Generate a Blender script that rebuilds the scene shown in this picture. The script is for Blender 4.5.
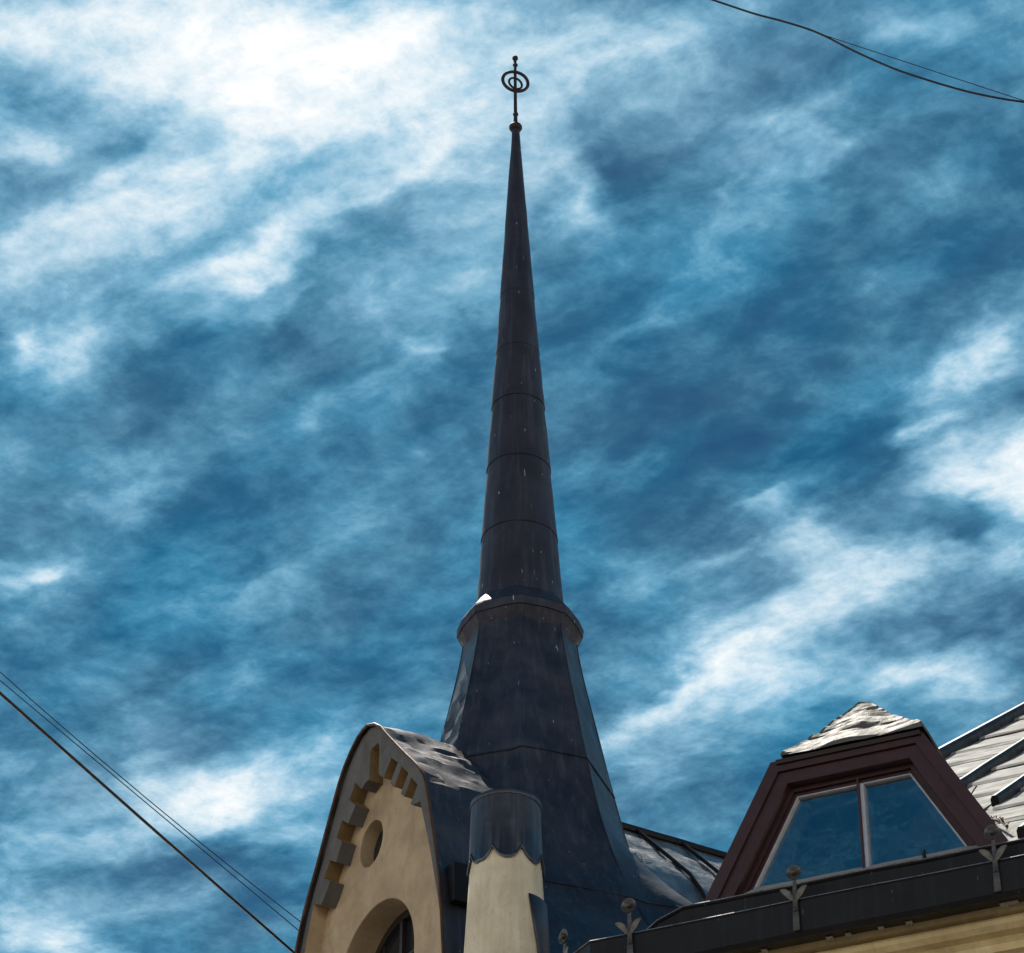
import bpy, bmesh, math, random
from mathutils import Vector, Matrix, noise
from mathutils.geometry import tessellate_polygon
random.seed(7)
R = math.radians
sc = bpy.context.scene
for o in list(bpy.data.objects): bpy.data.objects.remove(o)

# ------------------------------------------------------------ camera, exposure
cd = bpy.data.cameras.new('camera'); cam = bpy.data.objects.new('camera', cd)
sc.collection.objects.link(cam)
cam.location = (0, 0, 1.7); cam.rotation_euler = (R(90 + 36.4), 0, 0)
cd.sensor_width = 36; cd.lens = 3400 / 1024 * 36; cd.clip_end = 5000
sc.camera = cam
sc.view_settings.view_transform = 'Standard'; sc.view_settings.look = 'None'
sc.view_settings.exposure = 0.3; sc.view_settings.gamma = 1
SUN_EL, SUN_AZ = 60, -15           # elevation; azimuth measured from +Y, negative = left
# ------------------------------------------------------------ world: Nishita sky under a broken cloud layer
W = bpy.data.worlds.new('World'); sc.world = W; W.use_nodes = True
nt = W.node_tree; N = nt.nodes; Lk = nt.links; N.clear()
def nd(t, **k):
    n = N.new(t)
    for a, v in k.items(): setattr(n, a, v)
    return n
def math_(op, a, b=None, c=None, clamp=False):
    n = nd('ShaderNodeMath', operation=op, use_clamp=clamp)
    for i, v in enumerate((a, b, c)):
        if v is None: continue
        if isinstance(v, (int, float)): n.inputs[i].default_value = v
        else: Lk.new(v, n.inputs[i])
    return n.outputs[0]
def vmath(op, a, b=None, s=None):
    n = nd('ShaderNodeVectorMath', operation=op)
    for i, v in enumerate((a, b)):
        if v is None: continue
        if isinstance(v, tuple): n.inputs[i].default_value = v
        else: Lk.new(v, n.inputs[i])
    if s is not None: n.inputs['Scale'].default_value = s
    return n.outputs['Value'] if op in ('DOT_PRODUCT', 'LENGTH') else n.outputs[0]
def mapping(v, loc, rz, scl):
    n = nd('ShaderNodeMapping', vector_type='TEXTURE')
    n.inputs['Location'].default_value = (loc[0], loc[1], 0); n.inputs['Rotation'].default_value = (0, 0, R(rz))
    n.inputs['Scale'].default_value = (scl[0], scl[1], 1e7); Lk.new(v, n.inputs['Vector']); return n.outputs[0]
def fbm(v, scale, detail, rough, lac=2.1, dist=0.0, col=False):
    n = nd('ShaderNodeTexNoise', noise_dimensions='2D'); Lk.new(v, n.inputs['Vector'])
    n.inputs['Scale'].default_value = scale; n.inputs['Detail'].default_value = detail
    n.inputs['Roughness'].default_value = rough; n.inputs['Lacunarity'].default_value = lac
    n.inputs['Distortion'].default_value = dist
    return n.outputs['Color' if col else 'Fac']
CLOUDS = [
    (-0.1206,1.1349,145.0,0.1334,0.0779,0.17), (-0.0051,1.0581,161.3,0.0695,0.0421,0.10), (0.1304,1.4835,128.9,0.1379,0.0709,0.08), (-0.1350,1.0338,178.0,0.0588,0.0328,0.40),
    (-0.0989,1.0642,157.2,0.0535,0.0355,0.40), (-0.0689,1.0581,96.2,0.0369,0.0297,0.28), (-0.2021,1.0338,-6.5,0.0253,0.0178,0.36), (-0.1074,1.0989,106.3,0.0194,0.0172,0.25),
    (-0.1726,1.0767,146.9,0.0339,0.0167,0.20), (-0.0496,1.1349,139.9,0.0303,0.0141,0.30), (-0.0317,1.1217,130.7,0.0201,0.0144,0.12), (-0.1243,1.1935,135.4,0.0307,0.0116,0.32),
    (-0.1319,1.2042,130.5,0.0172,0.0086,0.10), (-0.0958,1.1724,138.3,0.0321,0.0117,0.25), (-0.1625,1.1586,142.5,0.0632,0.0234,0.20), (-0.2002,1.1759,148.1,0.0465,0.0183,0.18),
    (-0.2157,1.1151,107.3,0.0166,0.0129,0.30), (-0.0182,1.0893,91.5,0.0381,0.0303,0.25), (0.0214,1.1416,89.2,0.0283,0.0107,0.35), (0.0139,1.0459,-175.2,0.0253,0.0242,0.30),
    (0.0328,1.0368,-177.1,0.0210,0.0180,0.20), (-0.2203,1.2558,161.9,0.0298,0.0158,0.24), (-0.2011,1.2520,118.0,0.0162,0.0098,0.12), (-0.2388,1.2520,101.0,0.0153,0.0093,0.30),
    (-0.0416,1.2573,93.0,0.0091,0.0071,0.25), (-0.0611,1.2186,145.0,0.0413,0.0196,0.12), (-0.0145,1.1829,90.5,0.0422,0.0182,0.15), (-0.2512,1.4420,150.7,0.0264,0.0112,0.35),
    (-0.2348,1.4330,117.5,0.0142,0.0091,0.20), (-0.1911,1.3762,130.0,0.0264,0.0116,0.18), (-0.2116,1.3804,125.2,0.0167,0.0096,0.15), (-0.1204,1.4557,139.1,0.0308,0.0155,0.15),
    (-0.0957,1.4835,-159.4,0.0269,0.0128,0.10), (-0.1832,1.6666,164.7,0.0647,0.0373,0.36), (-0.1654,1.6556,135.2,0.0392,0.0284,0.30), (-0.1396,1.7001,173.5,0.0347,0.0282,0.25),
    (-0.1185,1.6233,131.7,0.0336,0.0220,0.25), (-0.2633,1.7229,155.4,0.0448,0.0210,0.30), (-0.2917,1.8188,-18.7,0.0432,0.0366,0.36), (-0.2755,1.8376,127.5,0.0263,0.0234,0.25),
    (-0.2159,1.7820,175.9,0.0359,0.0241,0.12), (0.1123,1.1021,140.9,0.0185,0.0122,0.18), (0.1263,1.1151,85.0,0.0230,0.0109,0.20), (0.1404,1.1283,84.9,0.0166,0.0066,0.18),
    (0.1323,1.0767,68.9,0.0191,0.0169,0.12), (0.1759,1.0398,-161.4,0.0171,0.0148,0.20), (0.1072,1.0893,3.3,0.0108,0.0076,0.15), (0.0764,1.0767,0.9,0.0301,0.0157,0.10),
    (0.0942,1.1759,156.7,0.0230,0.0172,0.15), (0.2317,1.2482,88.3,0.0252,0.0170,0.42), (0.2257,1.2788,105.2,0.0181,0.0123,0.30), (0.2103,1.3142,126.1,0.0129,0.0094,0.42),
    (0.2289,1.3510,89.8,0.0258,0.0182,0.40), (0.2482,1.3677,80.5,0.0256,0.0138,0.30), (0.2467,1.3345,82.0,0.0247,0.0097,0.30), (0.1932,1.2634,81.1,0.0154,0.0094,0.12),
    (0.1417,1.4152,133.5,0.0214,0.0185,0.40), (0.1744,1.4420,141.4,0.0274,0.0187,0.35), (0.2143,1.4285,147.7,0.0239,0.0138,0.32), (0.1221,1.3847,144.0,0.0164,0.0063,0.28),
    (0.1501,1.4649,128.5,0.0370,0.0195,0.20), (0.1315,1.5025,125.6,0.0464,0.0191,0.30), (0.1019,1.5513,130.3,0.0393,0.0182,0.30), (0.0703,1.5816,125.9,0.0344,0.0180,0.25),
    (0.2084,1.5315,160.1,0.0433,0.0175,0.35), (0.2422,1.5463,2.6,0.0325,0.0178,0.30), (0.1701,1.5217,130.3,0.0177,0.0132,0.18), (0.1344,1.5513,112.7,0.0311,0.0125,0.25),
    (0.1041,1.6023,85.7,0.0261,0.0166,0.15), (0.0719,1.6340,15.7,0.0226,0.0213,0.15), (0.1581,1.5816,2.5,0.0330,0.0205,0.12), (0.2553,1.4285,68.1,0.0183,0.0150,0.20),
    (0.0433,1.3427,88.1,0.0247,0.0148,0.12), (0.1553,1.3263,154.6,0.0446,0.0336,-0.22), (0.2260,1.3933,78.5,0.0219,0.0150,-0.22), (0.2370,1.4977,-155.1,0.0190,0.0167,-0.20),
    (0.1255,1.2408,65.2,0.0303,0.0277,-0.12), (0.0672,1.3182,79.9,0.0404,0.0364,-0.20), (-0.1948,1.0830,162.5,0.0219,0.0186,-0.22), (-0.1766,1.1184,142.6,0.0151,0.0086,-0.20),
    (-0.1321,1.2408,140.6,0.0499,0.0189,-0.16), (-0.1140,1.2520,143.6,0.0268,0.0132,-0.12), (-0.1511,1.3762,149.6,0.0390,0.0191,-0.12), (-0.1343,1.4285,157.7,0.0327,0.0168,-0.12),
    (-0.1884,1.7345,162.8,0.0365,0.0224,-0.20), (-0.2426,1.5816,129.1,0.0383,0.0147,-0.12), (0.0382,1.0957,88.7,0.0384,0.0130,-0.12), (0.1848,1.1759,7.8,0.0365,0.0277,-0.12),
    (0.0679,1.5025,7.3,0.0319,0.0286,-0.12), (-0.0429,1.4741,92.0,0.0466,0.0314,-0.10), (-0.0250,1.2944,90.8,0.0472,0.0144,-0.10), (-0.1604,1.1349,146.3,0.0716,0.0069,0.14),
    (-0.1167,1.2186,148.3,0.0628,0.0065,0.12), (-0.1908,1.2186,151.2,0.0523,0.0064,0.10), (-0.0875,1.2944,149.5,0.0644,0.0085,0.10), (0.0964,1.4285,139.4,0.0469,0.0062,0.14),
    (0.1219,1.5217,131.4,0.0786,0.0103,0.14), (0.1927,1.4741,144.6,0.0395,0.0086,0.12), (0.0646,1.2408,124.5,0.0355,0.0071,0.10), (0.1011,1.1349,107.8,0.0366,0.0049,0.10),
    (-0.1928,1.0642,160.3,0.0540,0.0293,0.16), (-0.0481,1.0767,94.7,0.0314,0.0257,0.10), (0.2338,1.3510,78.8,0.0587,0.0245,0.08),
]
CLOUDS += [(0.0, -0.75, 0, .95, .70, -.55), (-1.1, -1.45, 20, .55, .5, -.12), (-1.2, .6, 40, .9, .5, .25), (1.8, .4, -20, .8, .5, .25)]  # unseen sky, added: the dark gaps deepen reflections in metal and panes
# each cloud: centre on the cloud layer (x/height, y/height), turn in degrees, two radii, thickness (negative = a gap)
tc = nd('ShaderNodeTexCoord'); sep = nd('ShaderNodeSeparateXYZ'); Lk.new(tc.outputs['Generated'], sep.inputs[0])
zc = math_('MAXIMUM', sep.outputs['Z'], 0.06)
comb = nd('ShaderNodeCombineXYZ')
Lk.new(math_('DIVIDE', sep.outputs['X'], zc), comb.inputs[0]); Lk.new(math_('DIVIDE', sep.outputs['Y'], zc), comb.inputs[1])
P = comb.outputs[0]
streak = mapping(P, (0, 1.35), -42.0, (0.085, 0.062))      # streaky cloud space
warp1 = vmath('SCALE', vmath('SUBTRACT', fbm(streak, 0.9, 2, .5, col=True), (.5, .5, .5)), s=0.060)
warp2 = vmath('SCALE', vmath('SUBTRACT', fbm(streak, 3.2, 3, .5, col=True), (.5, .5, .5)), s=0.026)
Pw = vmath('ADD', vmath('ADD', P, warp1), warp2)
acc = None
sp2 = nd('ShaderNodeSeparateXYZ'); Lk.new(Pw, sp2.inputs[0])
for (cx, cy, rz, sx, sy, w) in CLOUDS:
    cb = nd('ShaderNodeCombineXYZ'); Lk.new(sp2.outputs[0], cb.inputs[0]); Lk.new(sp2.outputs[1], cb.inputs[1])
    if acc is not None: Lk.new(acc, cb.inputs[2])         # chains the clouds one after another
    q = mapping(cb.outputs[0], (cx, cy), rz, (sx * 1.15, sy * 1.15))
    e = math_('POWER', 0.3679, vmath('DOT_PRODUCT', q, q))
    acc = math_('MULTIPLY_ADD', e, w, acc if acc is not None else 0.0)
warpd = vmath('ADD', streak, vmath('SCALE', warp1, s=5.0))
n1 = fbm(warpd, 1.25, 7, .53)
fine = mapping(P, (0, 1.35), -30.0, (.075, .070))
n2 = fbm(vmath('ADD', fine, vmath('SCALE', warp1, s=4.0)), 5.0, 6, .66)
n3 = fbm(vmath('ADD', fine, vmath('ADD', vmath('SCALE', warp1, s=7.0), vmath('SCALE', warp2, s=6.0))), 1.8, 4, .55)
wisp = math_('POWER', math_('SUBTRACT', 1.0, math_('ABSOLUTE', math_('MULTIPLY_ADD', n3, 2.6, -1.3)), clamp=True), 3.0)
soft = math_('ADD', acc, math_('MULTIPLY', math_('SUBTRACT', n1, .5), .62))
tex = math_('MULTIPLY_ADD', soft, .55, .26, clamp=True)                 # thicker cloud shows more texture than clear air
cov = math_('ADD', soft, math_('MULTIPLY', math_('SUBTRACT', n2, .5), math_('MULTIPLY', tex, .95)))
cov = math_('ADD', cov, math_('MULTIPLY', wisp, math_('MULTIPLY', tex, .16)))
cov = math_('ADD', cov, .245)
mr = nd('ShaderNodeMapRange'); mr.inputs['From Min'].default_value = 0.0; mr.inputs['From Max'].default_value = 1.28; Lk.new(cov, mr.inputs['Value'])
ramp = nd('ShaderNodeValToRGB'); cr = ramp.color_ramp
Lk.new(mr.outputs[0], ramp.inputs[0])
stops = [(0, (.0035, .060, .122)), (.14, (.013, .112, .205)), (.29, (.050, .208, .345)), (.44, (.145, .355, .51)), (.60, (.34, .53, .66)), (.78, (.60, .70, .76)), (1, (.83, .835, .84))]
cr.elements[0].position = 0; cr.elements[0].color = (*stops[0][1], 1)
cr.elements[1].position = 1; cr.elements[1].color = (*stops[-1][1], 1)
for p, c in stops[1:-1]:
    el = cr.elements.new(p); el.color = (*c, 1)
grey = nd('ShaderNodeHueSaturation'); Lk.new(ramp.outputs[0], grey.inputs['Color'])      # some banks of thin cloud are greyer than others
veil = nd('ShaderNodeMapRange'); Lk.new(fbm(streak, .55, 3, .5), veil.inputs['Value'])
veil.inputs['From Min'].default_value = .30; veil.inputs['From Max'].default_value = .70
veil.inputs['To Min'].default_value = .86; veil.inputs['To Max'].default_value = 1.02
Lk.new(veil.outputs[0], grey.inputs['Saturation'])
cloud = vmath('SCALE', grey.outputs[0], s=10.0)
nish = nd('ShaderNodeTexSky', sky_type='NISHITA'); nish.sun_disc = False
nish.sun_elevation = R(SUN_EL); nish.sun_rotation = R(SUN_AZ); nish.air_density = 1.0; nish.dust_density = .3; nish.ozone_density = 3.0
clear = vmath('MULTIPLY', nish.outputs[0], (.10, .26, .40))
mixf = nd('ShaderNodeMapRange'); mixf.inputs['From Min'].default_value = 0.0; mixf.inputs['From Max'].default_value = .35
mixf.inputs['To Min'].default_value = .55; mixf.inputs['To Max'].default_value = 1.0
Lk.new(cov, mixf.inputs['Value'])
mx = nd('ShaderNodeMix', data_type='RGBA'); Lk.new(mixf.outputs[0], mx.inputs['Factor'])
Lk.new(clear, mx.inputs['A']); Lk.new(cloud, mx.inputs['B'])
horizon_fill = nd('ShaderNodeMapRange', interpolation_type='SMOOTHSTEP')        # bright band low in the unseen sky, all round, added to fill shaded walls
horizon_fill.inputs['From Min'].default_value = .45; horizon_fill.inputs['From Max'].default_value = .12
Lk.new(sep.outputs['Z'], horizon_fill.inputs['Value'])
mh = nd('ShaderNodeMix', data_type='RGBA'); Lk.new(horizon_fill.outputs[0], mh.inputs['Factor'])
Lk.new(mx.outputs['Result'], mh.inputs['A']); mh.inputs['B'].default_value = (14.5, 13.6, 12.2, 1)
W.cycles.sampling_method = 'MANUAL'; W.cycles.sample_map_resolution = 512
bg = nd('ShaderNodeBackground'); bg.inputs['Strength'].default_value = 0.10
Lk.new(mh.outputs['Result'], bg.inputs['Color'])
wo = nd('ShaderNodeOutputWorld'); Lk.new(bg.outputs[0], wo.inputs[0])
# ------------------------------------------------------------ sun
sl = bpy.data.lights.new('sun', 'SUN'); sl.energy = 5.0; sl.angle = R(0.5); sl.color = (1, .93, .82)
so = bpy.data.objects.new('sun', sl); sc.collection.objects.link(so)
sdir = Vector((math.sin(R(SUN_AZ)) * math.cos(R(SUN_EL)), math.cos(R(SUN_AZ)) * math.cos(R(SUN_EL)), math.sin(R(SUN_EL))))
so.rotation_euler = sdir.to_track_quat('Z', 'Y').to_euler(); so.location = (0, 0, 60)

# ------------------------------------------------------------ materials
def material(name, col, col2=None, rough=.5, metal=0.0, nscale=3.0, bump=.0, bscale=8.0, streak=0.0, streak_col=(.3, .3, .3),
             grime=0.0, grime_col=(.2, .15, .1), chips=0.0, chip_col=(.5, .6, .65), stretch=(1, 1, 1), rvar=.1, ior=1.5, bdist=.02, warp=0.0):
    m = bpy.data.materials.new(name); m.use_nodes = True
    t = m.node_tree; n = t.nodes; b = n['Principled BSDF']
    def L(a, c): t.links.new(a, c)
    tcn = n.new('ShaderNodeTexCoord'); mp = n.new('ShaderNodeMapping'); mp.inputs['Scale'].default_value = stretch
    L(tcn.outputs['Object'], mp.inputs[0])
    def nz(s, d, r, vec=None, dist=0):
        x = n.new('ShaderNodeTexNoise'); x.inputs['Scale'].default_value = s; x.inputs['Detail'].default_value = d
        x.inputs['Roughness'].default_value = r; x.inputs['Distortion'].default_value = dist; L(vec or mp.outputs[0], x.inputs['Vector']); return x.outputs['Fac']
    def rng(v, a, c, lo=0, hi=1):
        x = n.new('ShaderNodeMapRange'); x.inputs[1].default_value = a; x.inputs[2].default_value = c
        x.inputs[3].default_value = lo; x.inputs[4].default_value = hi; L(v, x.inputs[0]); return x.outputs[0]
    def mixc(f, A, Bc):
        x = n.new('ShaderNodeMix'); x.data_type = 'RGBA'
        L(f, x.inputs['Factor'])
        for k, v in (('A', A), ('B', Bc)):
            if isinstance(v, tuple): x.inputs[k].default_value = (*v, 1)
            else: L(v, x.inputs[k])
        return x.outputs['Result']
    big = nz(nscale, 6, .6)
    c = mixc(rng(big, .32, .68), col, col2 or tuple(v * .75 for v in col))
    if streak:
        m2 = n.new('ShaderNodeMapping'); m2.inputs['Scale'].default_value = (14, 14, .7); L(tcn.outputs['Object'], m2.inputs[0])
        s_ = nz(1.0, 5, .6, m2.outputs[0]); c = mixc(rng(s_, .5, .72, 0, streak), c, streak_col)
    if grime:
        gm = n.new('ShaderNodeMapping'); gm.inputs['Scale'].default_value = (3.2, 3.2, 1.7); L(tcn.outputs['Object'], gm.inputs[0])
        c = mixc(rng(nz(1.0, 7, .68, gm.outputs[0], .6), .50, .70, 0, grime), c, grime_col)
        c = mixc(rng(nz(23.0, 3, .6), .60, .72, 0, grime * .6), c, grime_col)
    if chips:
        m3 = n.new('ShaderNodeMapping'); m3.inputs['Scale'].default_value = (34, 34, 5); L(tcn.outputs['Object'], m3.inputs[0])
        k = nz(1.0, 2, .5, m3.outputs[0]); c = mixc(rng(k, .735, .76, 0, chips), c, chip_col)
    L(c, b.inputs['Base Color'])
    L(rng(nz(nscale * 2.3, 4, .6), .3, .7, rough - rvar, rough + rvar), b.inputs['Roughness'])
    b.inputs['Metallic'].default_value = metal; b.inputs['IOR'].default_value = ior
    if bump:
        bp = n.new('ShaderNodeBump'); bp.inputs['Strength'].default_value = bump; bp.inputs['Distance'].default_value = bdist
        L(nz(bscale, 5, .55, dist=warp), bp.inputs['Height']); L(bp.outputs[0], b.inputs['Normal'])
    return m
M = {}
M['zinc'] = material('dark_zinc', (.098, .099, .116), (.058, .060, .074), rough=.47, metal=.88, nscale=1.6, bump=.5, bscale=3.0, streak=.5,
                     streak_col=(.16, .17, .20), chips=.75, chip_col=(.45, .62, .72))
M['spire'] = material('spire_metal', (.064, .065, .088), (.042, .044, .060), rough=.62, metal=.85, nscale=2.2, bump=.25, bscale=5, streak=.45,
                      streak_col=(.13, .135, .165), chips=.7, chip_col=(.6, .65, .7))
M['crinkle_glare'] = material('crinkled_glare_zinc', (.44, .435, .42), (.20, .20, .22), rough=.43, metal=.88, nscale=3.0, bump=.3, bscale=3.4, streak=.2, stretch=(1, 1, 1.6),
                        streak_col=(.05, .06, .08), bdist=.06, warp=1.2)  # base much paler than the dark zinc: sun glare put into the colour
M['pale_zinc'] = material('pale_zinc', (.34, .335, .32), (.25, .25, .243), rough=.84, metal=.1, ior=1.3, nscale=2.0, bump=.35, bscale=5, streak=.2, streak_col=(.22, .22, .22))
M['cap'] = material('dormer_cap_zinc', (.14, .136, .126), (.08, .078, .072), rough=.7, metal=.12, ior=1.4, nscale=3.0, bump=.5, bscale=5, bdist=.04)
M['gutter'] = material('gutter_metal', (.010, .0098, .0112), (.0065, .0065, .008), rough=.45, metal=.0, ior=1.35, nscale=3, bump=.12, bscale=6, streak=.3, streak_col=(.03, .032, .038), chips=.25)
M['edge'] = material('worn_metal_edge', (.42, .42, .44), (.18, .18, .20), rough=.3, metal=.7, nscale=9)
M['stucco'] = material('ochre_stucco', (.58, .44, .28), (.40, .29, .175), rough=.85, nscale=2.6, bump=.35, bscale=22, streak=.35, streak_col=(.40, .30, .19), bdist=.01, grime=.55, grime_col=(.27, .19, .115))
M['shaft'] = material('pale_stucco', (.84, .74, .55), (.64, .54, .38), rough=.85, nscale=2.6, bump=.3, bscale=25, streak=.38, streak_col=(.40, .37, .18), bdist=.01, grime=.45, grime_col=(.36, .29, .18))
M['band'] = material('grey_plaster', (.14, .132, .125), (.095, .09, .088), rough=.8, nscale=4, bump=.25, bscale=20, streak=.2, streak_col=(.12, .11, .10), bdist=.01, grime=.5, grime_col=(.06, .055, .05))
M['notch'] = material('ochre_paint', (.27, .18, .075), (.17, .11, .05), rough=.8, nscale=5, bump=.2, bscale=20, bdist=.01)
M['cornice'] = material('cornice_plaster', (.72, .57, .31), (.52, .40, .20), rough=.8, nscale=3.5, bump=.3, bscale=14, streak=.08, streak_col=(.22, .16, .08), bdist=.015, grime=.35, grime_col=(.20, .15, .075))
M['rust'] = material('rusty_rim', (.10, .045, .02), (.05, .025, .015), rough=.6, metal=.2, nscale=9)
M['red'] = material('burgundy_paint', (.044, .011, .015), (.030, .008, .011), rough=.45, nscale=4, bump=.12, bscale=12, streak=.3, streak_col=(.035, .010, .013))
M['red_dark'] = material('dark_burgundy_paint', (.022, .007, .010), (.015, .005, .008), rough=.5, nscale=4)
gl = bpy.data.materials.new('window_glass'); gl.use_nodes = True; M['glass'] = gl
t_ = gl.node_tree; t_.nodes.clear()
o_ = t_.nodes.new('ShaderNodeOutputMaterial'); x_ = t_.nodes.new('ShaderNodeMixShader'); tr_ = t_.nodes.new('ShaderNodeBsdfTransparent'); gs_ = t_.nodes.new('ShaderNodeBsdfGlossy')
tr_.inputs[0].default_value = (.70, .80, .84, 1); gs_.inputs['Color'].default_value = (1.0, .90, .82, 1); gs_.inputs['Roughness'].default_value = .03
nzg = t_.nodes.new('ShaderNodeTexNoise'); nzg.inputs['Scale'].default_value = 2.2; nzg.inputs['Detail'].default_value = 3; tcg = t_.nodes.new('ShaderNodeTexCoord'); t_.links.new(tcg.outputs['Object'], nzg.inputs['Vector'])
bg_ = t_.nodes.new('ShaderNodeBump'); bg_.inputs['Strength'].default_value = .25; bg_.inputs['Distance'].default_value = .03; t_.links.new(nzg.outputs['Fac'], bg_.inputs['Height']); t_.links.new(bg_.outputs[0], gs_.inputs['Normal'])
x_.inputs[0].default_value = .46; t_.links.new(tr_.outputs[0], x_.inputs[1]); t_.links.new(gs_.outputs[0], x_.inputs[2]); t_.links.new(x_.outputs[0], o_.inputs[0])
M['room'] = material('dim_room', (.34, .38, .42), rough=.9); M['inner_sash'] = material('pale_inner_sash', (.62, .66, .72), (.5, .54, .6), rough=.6, nscale=5)
M['bead'] = material('pale_glazing_bead', (.50, .54, .62), (.38, .42, .50), rough=.4, nscale=9)
M['dark_glass'] = material('dark_glass', (.02, .025, .03), rough=.08, rvar=.03, nscale=2)
M['dark_frame'] = material('dark_window_frame', (.03, .028, .026), rough=.5)
M['iron'] = material('wrought_iron', (.016, .009, .010), (.03, .015, .013), rough=.65, metal=.1, nscale=8)
M['bracket'] = material('weathered_bracket', (.13, .122, .112), (.055, .052, .05), rough=.45, metal=.55, nscale=14, bump=.2, bscale=30, bdist=.005)
M['cable'] = material('black_cable', (.012, .011, .016), rough=.45)
M['rope'] = material('rusty_wire', (.12, .085, .05), (.05, .035, .02), rough=.7, nscale=20)
M['asphalt'] = material('asphalt', (.055, .053, .05), (.04, .04, .04), rough=.9, nscale=.6, bump=.3, bscale=60, bdist=.01)
M['paving'] = material('granite_paving', (.10, .09, .078), (.075, .068, .06), rough=.85, nscale=.8, bump=.3, bscale=20, bdist=.01)
M['stone'] = material('kerb_stone', (.33, .32, .30), rough=.85, nscale=3)

# ------------------------------------------------------------ frames of reference of the building
BASE = Vector((0.679, 26.224, 0))                                   # foot of the street corner of the building
EAVE = 16.0
Z = Vector((0, 0, 1))
m_ = Vector((math.cos(R(22.5)), -math.sin(R(22.5)), 0)); nm = Vector((m_.y, -m_.x, 0))     # along / out of the long street front
g_ = Vector((-math.sin(R(31)), math.cos(R(31)), 0)); ng = Vector((-g_.y, g_.x, 0))         # along / out of the gabled side front
E0 = Vector((0, 0, EAVE))
def FM(u, off, z): return E0 + m_ * u + nm * off + Z * z             # street front: along, outward, above the eave
def FG(s, off, z): return E0 + g_ * s + ng * off + Z * z             # gabled front

col = sc.collection
def empty(name, loc, label, cat):
    o = bpy.data.objects.new(name, None); col.objects.link(o); o.location = loc
    o['label'] = label; o['category'] = cat; return o
def mk(name, bm, mat, parent=None, smooth=False, mats=None, bevel=0, recalc=True):
    if recalc: bmesh.ops.recalc_face_normals(bm, faces=bm.faces)
    me = bpy.data.meshes.new(name); bm.to_mesh(me); bm.free()
    for k in (mats or [mat]): me.materials.append(M[k])
    if smooth:
        for p in me.polygons: p.use_smooth = True
    o = bpy.data.objects.new(name, me); col.objects.link(o)
    if parent is not None: o.parent = parent
    if bevel:
        b = o.modifiers.new('bevel', 'BEVEL'); b.width = bevel; b.segments = 2; b.limit_method = 'ANGLE'; b.angle_limit = R(40)
    return o
def plate(bm, loops, P, w0, w1, sidemat=None):
    """extrude a 2D outline with holes; P(u, off, z) places it, w0..w1 are the offsets"""
    vs = []
    for w in (w0, w1): vs.append([[bm.verts.new(P(u, w, z)) for (u, z) in lp] for lp in loops])
    flat0 = [v for lp in vs[0] for v in lp]; flat1 = [v for lp in vs[1] for v in lp]
    tris = tessellate_polygon([[Vector((u, z, 0)) for (u, z) in lp] for lp in loops])
    for t in tris:
        for fl in (flat0, flat1):
            try: bm.faces.new([fl[i] for i in t])
            except ValueError: pass
    for k, lp in enumerate(loops):
        n = len(lp)
        for i in range(n):
            j = (i + 1) % n
            f = bm.faces.new((vs[0][k][i], vs[0][k][j], vs[1][k][j], vs[1][k][i]))
            if sidemat and k == 0: f.material_index = sidemat[i]
def sweep(bm, prof, P, u0, u1, closed=True, nseg=1):
    """profile of (off, z) pairs run along the front from u0 to u1"""
    rings = [[bm.verts.new(P(u0 + (u1 - u0) * i / nseg, o, z)) for (o, z) in prof] for i in range(nseg + 1)]
    n = len(prof)
    for a, b in zip(rings, rings[1:]):
        for i in range(n if closed else n - 1):
            bm.faces.new((a[i], a[(i + 1) % n], b[(i + 1) % n], b[i]))
    if closed: bm.faces.new(rings[0]); bm.faces.new(rings[-1])
def box(bm, P, u0, u1, o0, o1, z0, z1):
    sweep(bm, [(o0, z0), (o1, z0), (o1, z1), (o0, z1)], P, u0, u1)
def tube(bm, pts, r, seg=8, cap=True):
    pts = [Vector(p) for p in pts]; rings = []
    rr = r if isinstance(r, (list, tuple)) else [r] * len(pts)
    for i, p in enumerate(pts):
        t = (pts[min(i + 1, len(pts) - 1)] - pts[max(i - 1, 0)]).normalized()
        a = t.cross(Z if abs(t.z) < .9 else Vector((1, 0, 0))).normalized(); b = t.cross(a)
        rings.append([bm.verts.new(p + (a * math.cos(k * 2 * math.pi / seg) + b * math.sin(k * 2 * math.pi / seg)) * rr[i]) for k in range(seg)])
    for a, b in zip(rings, rings[1:]):
        for k in range(seg): bm.faces.new((a[k], a[(k + 1) % seg], b[(k + 1) % seg], b[k]))
    if cap: bm.faces.new(rings[0]); bm.faces.new(list(reversed(rings[-1])))
def lathe(bm, c, prof, seg=48, lean=(0, 0)):
    """prof: (r, z) from bottom to top about the point c; lean shifts the axis per metre"""
    rings = []
    for (r, z) in prof:
        cx = c[0] + lean[0] * (z - prof[0][1]); cy = c[1] + lean[1] * (z - prof[0][1])
        rings.append([bm.verts.new((cx + r * math.cos(2 * math.pi * k / seg), cy + r * math.sin(2 * math.pi * k / seg), z)) for k in range(seg)])
    for a, b in zip(rings, rings[1:]):
        for k in range(seg): bm.faces.new((a[k], a[(k + 1) % seg], b[(k + 1) % seg], b[k]))
    bm.faces.new(rings[0]); bm.faces.new(rings[-1])
def ball(bm, c, r, s=(1, 1, 1), u=14, v=9):
    mt = Matrix.Translation(c) @ Matrix.Diagonal((*[r * k for k in s], 1))
    bmesh.ops.create_uvsphere(bm, u_segments=u, v_segments=v, radius=1, matrix=mt)
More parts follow.
